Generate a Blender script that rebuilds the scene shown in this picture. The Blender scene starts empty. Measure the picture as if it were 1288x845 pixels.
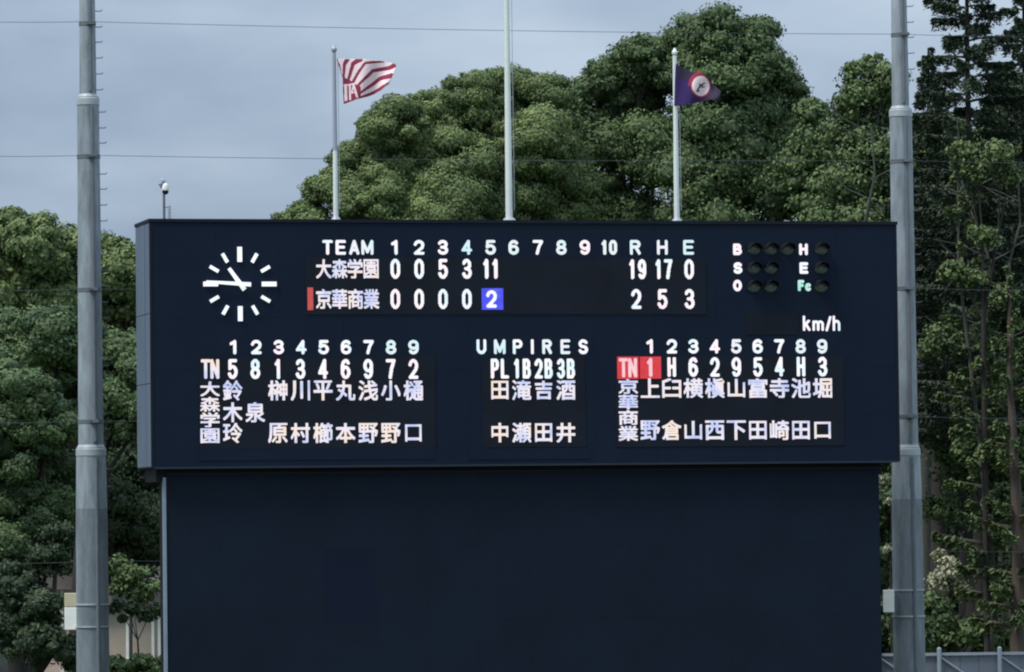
import bpy, math, random
import numpy as np
from mathutils import Vector, Matrix

random.seed(7)
rng = np.random.default_rng(11)
S = bpy.context.scene
COL = S.collection
R = math.radians

# ------------------------------------------------------------------ camera
F_PX = 6000.0; PITCH = 0.0415; ROLL = 0.0124; CAM = Vector((0, 0, 5.0))
cam_d = bpy.data.cameras.new('camera'); cam = bpy.data.objects.new('camera', cam_d); COL.objects.link(cam)
cam_d.sensor_fit = 'HORIZONTAL'; cam_d.sensor_width = 36.0; cam_d.lens = 36.0 * F_PX / 1288.0
cam_d.clip_start = 0.5; cam_d.clip_end = 4000
cam.location = CAM
Mc = Matrix.Rotation(R(90) + PITCH, 4, 'X') @ Matrix.Rotation(-ROLL, 4, 'Z')
cam.rotation_euler = Mc.to_euler()
S.camera = cam
cam_d.dof.use_dof = False

# ------------------------------------------------------------------ world and sun
SUN_EL, SUN_ROT = R(58), R(235)          # high, behind and to the left of the camera
w = bpy.data.worlds.new('World'); S.world = w; w.use_nodes = True
nt = w.node_tree; N = nt.nodes; L = nt.links; N.clear()
out = N.new('ShaderNodeOutputWorld'); bg = N.new('ShaderNodeBackground'); bg.inputs[1].default_value = 0.10
sky = N.new('ShaderNodeTexSky'); sky.sky_type = 'NISHITA'; sky.sun_disc = False
sky.sun_elevation = SUN_EL; sky.sun_rotation = SUN_ROT; sky.air_density = 1.2; sky.dust_density = 2.0
tc = N.new('ShaderNodeTexCoord'); mp = N.new('ShaderNodeMapping'); mp.inputs['Scale'].default_value = (6, 6, 16)
nz = N.new('ShaderNodeTexNoise'); nz.inputs['Scale'].default_value = 2.2; nz.inputs['Detail'].default_value = 5
nz.inputs['Roughness'].default_value = 0.45
cr = N.new('ShaderNodeValToRGB')
cr.color_ramp.elements[0].position = 0.30; cr.color_ramp.elements[0].color = (2.95, 3.9, 5.3, 1)
cr.color_ramp.elements[1].position = 0.72; cr.color_ramp.elements[1].color = (5.5, 6.6, 8.0, 1)
mx = N.new('ShaderNodeMixRGB'); mx.inputs[0].default_value = 0.93
L.new(tc.outputs['Generated'], mp.inputs[0]); L.new(mp.outputs[0], nz.inputs[0]); 
gd = N.new('ShaderNodeVectorMath'); gd.operation = 'DOT_PRODUCT'; gd.inputs[1].default_value = (0.75, 0, 1.1)      # thinner cloud towards the right
L.new(tc.outputs['Generated'], gd.inputs[0])
gs = N.new('ShaderNodeMath'); gs.operation = 'ADD'; L.new(nz.outputs[0], gs.inputs[0]); L.new(gd.outputs['Value'], gs.inputs[1])
go = N.new('ShaderNodeMath'); go.operation = 'SUBTRACT'; go.inputs[1].default_value = 0.085; L.new(gs.outputs[0], go.inputs[0]); L.new(go.outputs[0], cr.inputs[0])
L.new(sky.outputs[0], mx.inputs[1]); L.new(cr.outputs[0], mx.inputs[2])
# an overcast sky is brighter overhead than at the horizon
sx = N.new('ShaderNodeSeparateXYZ'); L.new(tc.outputs['Generated'], sx.inputs[0])
ma = N.new('ShaderNodeMath'); ma.operation = 'MULTIPLY_ADD'; ma.inputs[1].default_value = 1.1; ma.inputs[2].default_value = 0.90; ma.use_clamp = False
mxx = N.new('ShaderNodeMath'); mxx.operation = 'MAXIMUM'; mxx.inputs[1].default_value = 0.0
L.new(sx.outputs['Z'], mxx.inputs[0]); L.new(mxx.outputs[0], ma.inputs[0])
vm = N.new('ShaderNodeVectorMath'); vm.operation = 'SCALE'; L.new(mx.outputs[0], vm.inputs[0]); L.new(ma.outputs[0], vm.inputs['Scale'])
L.new(vm.outputs[0], bg.inputs[0]); L.new(bg.outputs[0], out.inputs[0])
sd = bpy.data.lights.new('sun', 'SUN'); sd.energy = 3.3; sd.angle = R(18); sd.color = (1.0, 0.95, 0.86)
sun = bpy.data.objects.new('sun', sd); COL.objects.link(sun)
sun.rotation_euler = Vector((-math.sin(R(235)) * -1 * math.cos(SUN_EL), math.cos(R(235)) * math.cos(SUN_EL), math.sin(SUN_EL))).to_track_quat('Z', 'Y').to_euler()
sun.location = (-20, 0, 60)
S.view_settings.view_transform = 'Standard'; S.view_settings.look = 'None'
S.view_settings.exposure = 0.0; S.view_settings.gamma = 1.0; S.view_settings.use_curve_mapping = False
S.render.engine = 'CYCLES'
S.cycles.use_denoising = True
S.cycles.max_bounces = 5; S.cycles.diffuse_bounces = 3; S.cycles.glossy_bounces = 2
S.cycles.filter_width = 2.1

# ------------------------------------------------------------------ survey: from a pixel of the photo to a place
cR = Matrix.Rotation(-ROLL, 3, 'Z'); MR = Mc.to_3x3()
def ray(px, py):
    return (MR @ Vector(((px - 644) / F_PX, -(py - 422.5) / F_PX, -1.0))).normalized()
def at(px, py, Y):
    d = ray(px, py); return CAM + d * (Y / d.y)
def m_per_px(Y): return Y / F_PX
TH = 0.2434
RV = Vector((math.cos(TH), math.sin(TH), 0)); BV = Vector((-math.sin(TH), math.cos(TH), 0))
A0 = Vector((-8.2784, 109.237, 6.609)); BW, BH, BD = 18.0, 5.704, 1.95
def on_board(px, py, back=0.0):
    d = ray(px, py); o = A0 + BV * back
    t = (o - CAM).dot(BV) / d.dot(BV); p = CAM + d * t - A0
    return p.dot(RV), p.z                     # metres right of, and above, the board's lower left corner

# ------------------------------------------------------------------ materials
def mat(name, color, rough=0.6, var=0.12, scale=3.0, bump=0.0, metal=0.0, bscale=None, spec=0.5, streak=None, attr=None):
    m = bpy.data.materials.new(name); m.use_nodes = True
    t = m.node_tree; n = t.nodes; l = t.links
    b = n['Principled BSDF']; b.inputs['Roughness'].default_value = rough; b.inputs['Metallic'].default_value = metal
    b.inputs['Specular IOR Level'].default_value = spec
    tcn = n.new('ShaderNodeTexCoord'); z = n.new('ShaderNodeTexNoise'); z.inputs['Scale'].default_value = scale
    z.inputs['Detail'].default_value = 6; z.inputs['Roughness'].default_value = 0.6
    if streak:
        mpn = n.new('ShaderNodeMapping'); mpn.inputs['Scale'].default_value = streak
        l.new(tcn.outputs['Object'], mpn.inputs[0]); l.new(mpn.outputs[0], z.inputs[0])
    else:
        l.new(tcn.outputs['Object'], z.inputs[0])
    r = n.new('ShaderNodeValToRGB'); r.color_ramp.elements[0].position = 0.3; r.color_ramp.elements[1].position = 0.7
    c = np.array(color)
    r.color_ramp.elements[0].color = (*np.clip(c * (1 - var), 0, 1), 1)
    r.color_ramp.elements[1].color = (*np.clip(c * (1 + var), 0, 1), 1)
    l.new(z.outputs[0], r.inputs[0]); last = r.outputs[0]
    if attr:
        a = n.new('ShaderNodeAttribute'); a.attribute_name = 'tint'
        rr = n.new('ShaderNodeValToRGB')
        rr.color_ramp.elements[0].position = 0.0; rr.color_ramp.elements[0].color = (*attr[0], 1)
        rr.color_ramp.elements[1].position = 1.0; rr.color_ramp.elements[1].color = (*attr[1], 1)
        l.new(a.outputs['Fac'], rr.inputs[0])
        mm = n.new('ShaderNodeMixRGB'); mm.blend_type = 'MULTIPLY'; mm.inputs[0].default_value = 1.0
        l.new(rr.outputs[0], mm.inputs[1]); l.new(last, mm.inputs[2]); last = mm.outputs[0]
    l.new(last, b.inputs['Base Color'])
    if bump:
        z2 = n.new('ShaderNodeTexNoise'); z2.inputs['Scale'].default_value = bscale or scale * 6; z2.inputs['Detail'].default_value = 4
        l.new(tcn.outputs['Object'], z2.inputs[0])
        bn = n.new('ShaderNodeBump'); bn.inputs['Strength'].default_value = bump; bn.inputs['Distance'].default_value = 0.02
        l.new(z2.outputs[0], bn.inputs['Height']); l.new(bn.outputs[0], b.inputs['Normal'])
    return m

def led(name, c1, c2, c3, strength, scale=2.3):
    """lit diodes: the emitted colour wanders a little from cell to cell"""
    m = bpy.data.materials.new(name); m.use_nodes = True
    t = m.node_tree; n = t.nodes; l = t.links
    b = n['Principled BSDF']; b.inputs['Base Color'].default_value = (.02, .02, .02, 1); b.inputs['Roughness'].default_value = .5
    tcn = n.new('ShaderNodeTexCoord'); z = n.new('ShaderNodeTexNoise'); z.inputs['Scale'].default_value = scale; z.inputs['Detail'].default_value = 2
    l.new(tcn.outputs['Object'], z.inputs[0])
    r = n.new('ShaderNodeValToRGB')
    e = r.color_ramp.elements; e[0].position = .34; e[0].color = (*c1, 1); e[1].position = .68; e[1].color = (*c3, 1)
    k = e.new(.5); k.color = (*c2, 1)
    l.new(z.outputs[0], r.inputs[0]); l.new(r.outputs[0], b.inputs['Emission Color']); b.inputs['Emission Strength'].default_value = strength
    return m

M_CAB = mat('navy_cabinet_paint', (.0070, .0135, .0305), .55, .10, .7, bump=.15, bscale=14, spec=.10)
M_TRIM = mat('slate_trim', (.022, .030, .050), .5, .1, spec=.2)
M_EDGE = mat('dark_edge_trim', (.006, .008, .018), .5, .1, spec=.2)
M_SIDE = mat('blue_grey_side_cladding', (.105, .140, .195), .5, .12, .8, streak=(6, 6, .6), spec=.3)
M_LED = mat('led_tile_black', (.0088, .0122, .0215), .7, .22, .9, bump=.2, bscale=40, spec=.15)
M_WALL = mat('navy_backscreen_cloth', (.0050, .0110, .0245), .7, .16, .5, bump=.2, bscale=18, spec=.15)
M_WALLD = mat('navy_backscreen_patch', (.0042, .0095, .0265), .7, .12, .6, spec=.15)
M_FLASH = mat('grey_corner_flashing', (.20, .25, .32), .5, .1)
M_BLACK = mat('matt_black', (.008, .009, .011), .6, .1, spec=.2)
M_LENS = mat('unlit_lamp_lens', (.085, .10, .105), .35, .15, 6)
M_WHITE = led('white_diodes', (.72, .90, 1.0), (.95, .94, 1.0), (1.0, .84, .90), 1.05, 1.7)
M_KANJI = led('white_diodes_tinted', (.58, .66, 1.0), (.93, .88, 1.0), (1.0, .84, .74), .92, 1.9)
M_CYAN = led('pale_cyan_diodes', (.62, .92, 1.0), (.80, .95, 1.0), (.92, .92, 1.0), .95, 1.7)
M_MINT = led('mint_diodes', (.45, .95, .80), (.6, 1.0, .9), (.8, 1, 1), .85, 3)
M_BLUE = led('blue_diodes', (.05, .06, .75), (.06, .07, .9), (.10, .12, .85), 1.0, 4)
M_RED = led('red_diodes', (.74, .018, .035), (.80, .035, .05), (.70, .02, .03), .85, 4)
M_REDD = led('red_marker_diodes', (.60, .06, .06), (.66, .09, .08), (.5, .05, .06), .8, 4)
M_PINK = led('pink_diodes', (1.0, .55, .62), (1.0, .62, .70), (1, .7, .75), .95, 4)
M_CLOCK = mat('clock_paint_with_glow', (.80, .82, .85), .4, .03)
_b = M_CLOCK.node_tree.nodes['Principled BSDF']; _b.inputs['Emission Color'].default_value = (.95, .96, 1, 1); _b.inputs['Emission Strength'].default_value = .55  # glow added to the white paint of the marks and hands
M_POLE = mat('weathered_galvanised_steel', (.235, .275, .315), .6, .36, 1.6, bump=.2, bscale=9, streak=(2.5, 2.5, .55), spec=.35)
M_POLED = mat('darker_lower_steel', (.165, .195, .225), .65, .34, 1.6, bump=.2, bscale=9, streak=(2.5, 2.5, .55), spec=.3)  # darker tone of the steel, for the pole's lowest part and footing
M_COLLAR = mat('bright_collar_steel', (.34, .38, .41), .45, .15, 5, spec=.4)
M_COND = mat('dull_conduit', (.12, .14, .17), .6, .15, 4)
M_WIRE = mat('steel_wire', (.05, .06, .065), .5, .1)
M_FP = mat('white_flagpole_paint', (.66, .72, .70), .35, .05, 2)
M_FPA = mat('grey_flagpole_aluminium', (.30, .34, .42), .35, .08, 2)
M_STRIPE_R = mat('dark_red_cloth', (.25, .022, .055), .8, .12, 6)
M_STRIPE_W = mat('pinkish_white_cloth', (.86, .68, .75), .8, .05, 6)
M_PURPLE = mat('deep_purple_cloth', (.024, .008, .105), .8, .15, 6)
M_PURPLE2 = mat('faded_purple_cloth', (.020, .011, .045), .8, .2, 9)
M_CRIM = mat('crimson_cloth', (.34, .02, .06), .8, .12, 6)
M_BOXW = mat('off_white_box_paint', (.80, .82, .80), .5, .08, 5)
M_BOXY = mat('yellowed_box_paint', (.50, .46, .32), .5, .08, 5)
M_HOUSE = mat('beige_render', (.40, .34, .29), .8, .1, 2)
M_HOUSE2 = mat('pinkish_render', (.52, .42, .38), .8, .1, 2)
M_ROOF = mat('grey_brown_roof', (.16, .14, .14), .7, .15, 3)
M_GLASS = mat('dark_window_glass', (.03, .04, .05), .15, .1)
M_FENCE = mat('pale_blue_grey_fence', (.30, .34, .40), .5, .1, 2)
M_FENCEP = mat('fence_panel_sheet', (.145, .170, .215), .6, .15, 1.5)
M_BARK = mat('brown_bark', (.022, .020, .018), .9, .3, 4, bump=.6, streak=(6, 6, 1))
M_BARKL = mat('pale_bark', (.062, .064, .055), .9, .25, 4, bump=.5, streak=(6, 6, 1))
M_BARKR = mat('reddish_cedar_bark', (.07, .052, .044), .9, .25, 4, bump=.6, streak=(7, 7, .8))
M_GROUND = mat('field_grass', (.06, .085, .03), .95, .2, .6)
M_SOIL = mat('forest_floor', (.030, .034, .020), .95, .3, .5, bump=.5)

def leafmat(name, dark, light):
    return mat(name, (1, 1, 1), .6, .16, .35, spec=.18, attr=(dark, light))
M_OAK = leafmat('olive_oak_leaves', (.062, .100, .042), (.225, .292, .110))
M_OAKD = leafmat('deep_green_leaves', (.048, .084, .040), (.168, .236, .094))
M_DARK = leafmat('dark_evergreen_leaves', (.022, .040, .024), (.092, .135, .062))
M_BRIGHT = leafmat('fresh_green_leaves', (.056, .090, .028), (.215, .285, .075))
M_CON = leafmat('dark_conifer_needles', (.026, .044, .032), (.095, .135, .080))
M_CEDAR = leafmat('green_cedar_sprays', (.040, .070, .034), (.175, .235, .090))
M_CREAM = leafmat('cream_gap_fill', (.28, .29, .18), (.62, .62, .46))  # pale tone standing in for bright background between leaves

# ------------------------------------------------------------------ object helpers
def link_mesh(name, me, m, parent=None):
    me.name = name
    o = bpy.data.objects.new(name, me); COL.objects.link(o)
    if m is not None:
        for x in (m if isinstance(m, (list, tuple)) else [m]): me.materials.append(x)
    if parent is not None: o.parent = parent
    return o
def tag(o, label, cat, group=None, kind=None):
    if label: o['label'] = label
    if cat: o['category'] = cat
    if group: o['group'] = group
    if kind: o['kind'] = kind
    return o
def thing(name, loc, label, cat, group=None, rz=0.0):
    o = bpy.data.objects.new(name, None); COL.objects.link(o)
    o.location = loc; o.rotation_euler = (0, 0, rz); o.empty_display_size = .3
    return tag(o, label, cat, group)

class MB:
    def __init__(s): s.v = []; s.f = []
    def box(s, x0, x1, y0, y1, z0, z1, bev=0.0):
        b = len(s.v)
        if bev <= 0:
            s.v += [(x0,y0,z0),(x1,y0,z0),(x1,y1,z0),(x0,y1,z0),(x0,y0,z1),(x1,y0,z1),(x1,y1,z1),(x0,y1,z1)]
            s.f += [tuple(b+i for i in q) for q in ((0,3,2,1),(4,5,6,7),(0,1,5,4),(1,2,6,5),(2,3,7,6),(3,0,4,7))]
        else:                                     # chamfer round the front (y0) face
            s.v += [(x0,y0+bev,z0),(x1,y0+bev,z0),(x1,y1,z0),(x0,y1,z0),(x0,y0+bev,z1),(x1,y0+bev,z1),(x1,y1,z1),(x0,y1,z1),
                    (x0+bev,y0,z0+bev),(x1-bev,y0,z0+bev),(x1-bev,y0,z1-bev),(x0+bev,y0,z1-bev)]
            s.f += [tuple(b+i for i in q) for q in ((0,3,2,1),(4,5,6,7),(1,2,6,5),(2,3,7,6),(3,0,4,7),(8,9,10,11),(0,1,9,8),(1,5,10,9),(5,4,11,10),(4,0,8,11))]
        return s
    def tube(s, pts, rads, n=10, cap=True):
        pts = [Vector(p) for p in pts]
        if not isinstance(rads, (list, tuple)): rads = [rads] * len(pts)
        b = len(s.v); prev = None
        for i, p in enumerate(pts):
            d = (pts[min(i+1, len(pts)-1)] - pts[max(i-1, 0)]).normalized()
            if d.length == 0: d = Vector((0,0,1))
            a = Vector((1,0,0)) if abs(d.x) < .9 else Vector((0,1,0))
            if prev is not None: a = prev
            u = (a - d * a.dot(d)).normalized(); v_ = d.cross(u); prev = u
            for k in range(n):
                t = 2*math.pi*k/n; q = p + (u*math.cos(t) + v_*math.sin(t)) * rads[i]; s.v.append(tuple(q))
        for i in range(len(pts)-1):
            for k in range(n):
                s.f.append((b+i*n+k, b+i*n+(k+1)%n, b+(i+1)*n+(k+1)%n, b+(i+1)*n+k))
        if cap:
            s.f.append(tuple(b+k for k in range(n-1,-1,-1))); s.f.append(tuple(b+(len(pts)-1)*n+k for k in range(n)))
        return s
    def prism(s, poly, y0, y1):                   # polygon in x,z pushed along y
        b = len(s.v); n = len(poly)
        s.v += [(x, y0, z) for x, z in poly] + [(x, y1, z) for x, z in poly]
        s.f.append(tuple(b+i for i in range(n))); s.f.append(tuple(b+n+i for i in range(n-1,-1,-1)))
        for i in range(n): s.f.append((b+i, b+n+i, b+n+(i+1)%n, b+(i+1)%n))
        return s
    def mesh(s, name, smooth=False):
        me = bpy.data.meshes.new(name); me.from_pydata(s.v, [], s.f); me.update()
        if smooth:
            me.polygons.foreach_set('use_smooth', [True]*len(me.polygons)); me.set_sharp_from_angle(angle=R(30))
        return me
    def build(s, name, m, parent=None, smooth=False): return link_mesh(name, s.mesh(name, smooth), m, parent)

# ------------------------------------------------------------------ ground
g = MB(); n_ = 24
xs = np.linspace(-1500, 1500, n_); ys = np.linspace(-300, 3000, n_)
g.v = [(x, y, 0) for y in ys for x in xs]
g.f = [(j*n_+i, j*n_+i+1, (j+1)*n_+i+1, (j+1)*n_+i) for j in range(n_-1) for i in range(n_-1)]
tag(g.build('ground', M_GROUND), None, None, kind='structure')
# wooded slope behind the outfield
h = MB(); hx = np.linspace(-160, 160, 60); hy = np.linspace(150, 300, 40)
def hz(x, y):
    t = min(1, max(0, (y-152)/60)); t = t*t*(3-2*t)
    top = 11.0 - 6.0*math.exp(-((x+10.5)/5.5)**2)
    return .02 - .3*(t == 0) + t*(top + 1.2*math.sin(x*.11+1)+.8*math.sin(x*.31+y*.07))
h.v = [(x, y, hz(x, y)) for y in hy for x in hx]
h.f = [(j*60+i, j*60+i+1, (j+1)*60+i+1, (j+1)*60+i) for j in range(39) for i in range(59)]
tag(h.build('hillside', M_SOIL, smooth=True), None, None, kind='structure')

# ------------------------------------------------------------------ scoreboard
sb = thing('scoreboard', A0 + RV * (BW/2) + BV * (BD/2), 'wide navy electronic baseball scoreboard with lit white team names, scores and a clock', 'scoreboard', rz=TH)
OX, OY = -BW/2, -BD/2                         # board's left and front in the thing's own space
def BP(px, py): u, z = on_board(px, py); return u + OX, z
def build_b(mb, name, m, parent=sb, **k): return mb.build(name, m, parent, **k)
build_b(MB().box(OX+.03, OX+BW-.03, OY+.03, OY+BD, .0, BH-.05), 'cabinet_frame', M_EDGE)
# face panels: a grid of painted sheets with hairline joints
cols = 12; rows_z = [0, 1.1, 2.25, 3.45, 4.6, BH-.06]
pm = None
for i in range(cols):
    for j in range(5):
        x0 = OX + .02 + i*(BW-.04)/cols; x1 = OX + .02 + (i+1)*(BW-.04)/cols
        build_b(MB().box(x0+.0015, x1-.0015, OY, OY+.03, rows_z[j]+.0015, rows_z[j+1]-.0015), 'face_panel', M_CAB)
build_b(MB().box(OX-.03, OX+BW+.03, OY-.03, OY+BD+.03, BH-.055, BH+.02), 'top_capping', M_EDGE)
build_b(MB().box(OX-.01, OX+.045, OY-.012, OY+.05, .0, BH-.057), 'corner_trim', M_EDGE)
build_b(MB().box(OX+BW-.05, OX+BW+.01, OY-.012, OY+.05, .0, BH-.057), 'corner_trim', M_EDGE)
build_b(MB().box(OX+.05, OX+BW-.06, OY-.006, OY+.05, -.02, .025), 'bottom_trim', M_TRIM)
zs = [.03, 1.95, 3.55, BH-.06]
for j in range(3):
    for k in range(3):
        y0 = OY + .055 + k*(BD-.06)/3
        build_b(MB().box(OX-.012-.006*(k == 1), OX+.03, y0+.006, y0+(BD-.06)/3-.006, zs[j]+.008, zs[j+1]-.008), 'side_panel', M_SIDE)
build_b(MB().box(OX+.15, OX+BW-.35, OY+.35, OY+BD-.1, -.30, -.001), 'support_beam', M_BLACK)

def panel(name, px0, py0, px1, py1, m=M_LED, label=None, th=.012):
    a = BP(px0, py0); b = BP(px1, py1)
    o = build_b(MB().box(a[0], b[0], OY-th, OY+.005, b[1], a[1]), name, m)
    if label: o['label'] = label
    return o
P_LINE = panel('line_score_display', 384, 323, 888, 395)
P_L = panel('lineup_display', 250, 449, 548, 562)
P_U = panel('umpire_display', 606, 449, 737, 562)
P_R = panel('lineup_display', 774, 449, 1062, 560)
panel('speed_display', 938, 393, 1003, 421)
panel('count_display', 937, 299, 1000, 368, M_CAB, th=.006)
panel('message_display', 590, 564, 742, 577, M_CAB)
panel('message_display', 250, 564, 548, 577, M_CAB, th=.010)

def arc(cx, cy, rx, ry, a0, a1, n=14):
    return [(cx+rx*math.cos(R(a0+(a1-a0)*i/n)), cy+ry*math.sin(R(a0+(a1-a0)*i/n))) for i in range(n+1)]
STROKES = {                                      # centre lines of the display's own block letters, in a unit box
 '0': [arc(.5,.66,.5,.34,0,180)+arc(.5,.34,.5,.34,180,360)+[(1,.66)]],
 '1': [[(.62,0),(.62,1)],[(.60,.98),(.16,.80)]],
 '2': [arc(.5,.70,.5,.30,170,0)+[(.93,.50),(.45,.22),(.02,0),(1,0)]],
 '3': [arc(.48,.755,.46,.245,160,-90)+[(.34,.51)], [(.34,.51),(.5,.51)]+arc(.5,.255,.5,.255,90,-165)],
 '4': [[(.74,0),(.74,1),(.0,.27),(1,.27)]],
 '5': [[(.94,1),(.12,1),(.06,.52)]+arc(.48,.32,.52,.32,140,-160)],
 '6': [[(.90,.86)]+arc(.52,.66,.50,.34,60,180)+arc(.5,.30,.5,.30,180,540)],
 '7': [[(0,1),(1,1),(.62,.52),(.40,0)]],
 '8': [arc(.5,.755,.43,.245,0,360,22), arc(.5,.255,.5,.255,0,360,22)],
 '9': [[(.10,.14)]+arc(.48,.34,.50,.34,240,360)+arc(.5,.70,.5,.30,0,360,22)],
 'T': [[(0,1),(1,1)],[(.5,1),(.5,0)]], 'E': [[(1,1),(0,1),(0,0),(1,0)],[(0,.52),(.88,.52)]],
 'A': [[(0,0),(.5,1),(1,0)],[(.2,.28),(.8,.28)]], 'M': [[(0,0),(0,1),(.5,.12),(1,1),(1,0)]],
 'R': [[(0,0),(0,1),(.6,1)]+arc(.62,.765,.36,.235,90,-90)+[(0,.53)],[(.55,.53),(1,0)]],
 'H': [[(0,0),(0,1)],[(1,0),(1,1)],[(0,.52),(1,.52)]], 'U': [[(0,1),(0,.36)]+arc(.5,.34,.5,.34,180,360)+[(1,1)]],
 'P': [[(0,0),(0,1),(.6,1)]+arc(.62,.74,.38,.26,90,-90)+[(0,.48)]], 'I': [[(.5,0),(.5,1)]],
 'S': [arc(.5,.755,.47,.245,25,270)+arc(.5,.255,.5,.255,90,-160)],
 'B': [[(.5,0),(0,0),(0,1),(.5,1)]+arc(.55,.765,.36,.235,90,-90)+[(0,.53)],[(.5,.53)]+arc(.58,.265,.42,.265,90,-90)+[(.4,0)]],
 'O': [arc(.5,.5,.5,.5,0,360,26)], 'L': [[(0,1),(0,0),(1,0)]], 'N': [[(0,0),(0,1),(1,0),(1,1)]],
 'F': [[(1,1),(0,1),(0,0)],[(0,.52),(.85,.52)]], 'c': [arc(.5,.5,.5,.5,50,310,20)],
 'k': [[(0,0),(0,1)],[(.9,.68),(.05,.30)],[(.35,.42),(1,0)]], 'm': [[(0,0),(0,1)],[(0,.7)]+arc(.25,.72,.25,.28,180,0)+[(.5,0)],[(.5,.7)]+arc(.75,.72,.25,.28,180,0)+[(1,0)]],
 '/': [[(0,0),(1,1)]], 'h': [[(0,0),(0,1)],[(0,.45)]+arc(.5,.42,.5,.25,180,0)+[(1,0)]],
}
def block_letter(ch, px, py, hpx, wpx, tpx, m, parent, name, y):
    """rows of lit dots merged into bars: stroke centre lines thickened to tpx"""
    a = BP(px, py-hpx/2); b = BP(px, py+hpx/2); H = a[1]-b[1]; k = H/hpx
    cx, cz = (a[0]+b[0])/2, (a[1]+b[1])/2; W_ = wpx*k; T_ = tpx*k
    cell = H/36; nx = max(3, int(round(W_/cell))); nz_ = 36
    gx = (np.arange(nx)+.5)*W_/nx; gz = (np.arange(nz_)+.5)*cell; X, Zg = np.meshgrid(gx, gz); D = np.full(X.shape, 9.0)
    for pl in STROKES[ch]:
        P = [(T_/2+x*(W_-T_), T_/2+z*(H-T_)) for x, z in pl]
        for (x0, z0), (x1, z1) in zip(P, P[1:]):
            dx, dz = x1-x0, z1-z0; q = dx*dx+dz*dz+1e-12; t = np.clip(((X-x0)*dx+(Zg-z0)*dz)/q, 0, 1)
            D = np.minimum(D, np.hypot(X-x0-dx*t, Zg-z0-dz*t))
    on = D < T_/2*1.02; mb = MB()
    for r in range(nz_):
        i = 0
        while i < nx:
            if on[r, i]:
                j = i
                while j < nx and on[r, j]: j += 1
                q = len(mb.v); x0 = cx-W_/2+i*W_/nx; x1 = cx-W_/2+j*W_/nx; z0 = cz-H/2+r*cell; z1 = z0+cell
                mb.v += [(x0, OY+y, z0), (x1, OY+y, z0), (x1, OY+y, z1), (x0, OY+y, z1)]; mb.f.append((q, q+1, q+2, q+3)); i = j
            else: i += 1
    return mb.build(name, m, parent)
gl_cache = {}
FAT = 3
def glyph(ch, off):
    k = (ch, off)
    if k not in gl_cache:
        c = bpy.data.curves.new('t', 'FONT'); c.body = ch; c.offset = off; c.resolution_u = 3; c.extrude = 0.0
        o = bpy.data.objects.new('t', c); COL.objects.link(o); bpy.context.view_layer.update()
        me = bpy.data.meshes.new_from_object(o.evaluated_get(bpy.context.evaluated_depsgraph_get()))
        co = np.empty(len(me.vertices)*3, dtype=np.float32); me.vertices.foreach_get('co', co); co = co.reshape(-1, 3)[:, :2].copy()
        fs = [tuple(p.vertices) for p in me.polygons]
        bpy.data.objects.remove(o); bpy.data.curves.remove(c); bpy.data.meshes.remove(me)
        gl_cache[k] = (co, fs)
    return gl_cache[k]

def write(ch, px, py, hpx, wpx, m, parent, name, off=.03, y=-.020, keep=False):
    """one character, centred on a pixel of the board, hpx tall; wpx wide (keep: natural width scaled with wpx as factor)"""
    if ch in STROKES:
        if keep: wpx = (13.2 if name == 'heading_numeral' else 15.5)*wpx*(.78 if ch == '1' and wpx < .9 else 1)
        tp = {'heading_letter': 3.8, 'heading_numeral': 3.8, 'count_letter': 3.9, 'unit_letter': 3.3, 'position_letter': 4.0}.get(name, 4.2)
        return block_letter(ch, px, py, hpx, max(wpx, tp+.1), tp, m, parent, name, y)
    co, fs = glyph(ch, off)
    lo = co.min(0); hi = co.max(0); c = (lo+hi)/2; sz = hi-lo
    a = BP(px, py-hpx/2); b = BP(px, py+hpx/2); H = a[1]-b[1]
    l = BP(px-.5, py); r = BP(px+.5, py); mx_ = r[0]-l[0]
    cx, cz = (a[0]+b[0])/2, (a[1]+b[1])/2
    sy = H/sz[1]
    sx = sy*wpx if keep else wpx*mx_/sz[0]
    g_ = 34; q = (co-lo)/sz*g_; X, Zg = np.meshgrid(np.arange(g_*3)/3+1/6, np.arange(g_*3)/3+1/6); on = np.zeros(X.shape, bool)
    for f in fs:
        p0 = q[f[0]]
        for i in range(1, len(f)-1):
            p1, p2 = q[f[i]], q[f[i+1]]; den = (p1[0]-p0[0])*(p2[1]-p0[1])-(p2[0]-p0[0])*(p1[1]-p0[1])
            if abs(den) < 1e-9: continue
            a_ = ((X-p0[0])*(p2[1]-p0[1])-(p2[0]-p0[0])*(Zg-p0[1]))/den; b_ = ((p1[0]-p0[0])*(Zg-p0[1])-(X-p0[0])*(p1[1]-p0[1]))/den
            on |= (a_ >= -1e-6) & (b_ >= -1e-6) & (a_+b_ <= 1+1e-6)
    for _ in range(FAT):                                    # fatten by a third of a dot
        o2 = on.copy(); o2[1:] |= on[:-1]; o2[:-1] |= on[1:]; o2[:, 1:] |= on[:, :-1]; o2[:, :-1] |= on[:, 1:]; on = o2
    mb = MB(); n3 = g_*3
    for r in range(n3):
        i = 0
        while i < n3:
            if on[r, i]:
                j = i
                while j < n3 and on[r, j]: j += 1
                k = len(mb.v); x0 = cx+(i/n3-.5)*sz[0]*sx; x1 = cx+(j/n3-.5)*sz[0]*sx; z0 = cz+(r/n3-.5)*H; z1 = z0+H/n3
                mb.v += [(x0, OY+y, z0), (x1, OY+y, z0), (x1, OY+y, z1), (x0, OY+y, z1)]; mb.f.append((k, k+1, k+2, k+3)); i = j
            else: i += 1
    return mb.build(name, m, parent)

def digits(s, px, py, hpx, xf, m, parent, name='numeral', off=.035, pitch=None, y=-.020):
    n = len(s)
    for i, ch in enumerate(s):
        write(ch, px + (i-(n-1)/2)*(pitch or 12), py, hpx, xf, m, parent, name, off, y, keep=True)

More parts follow.
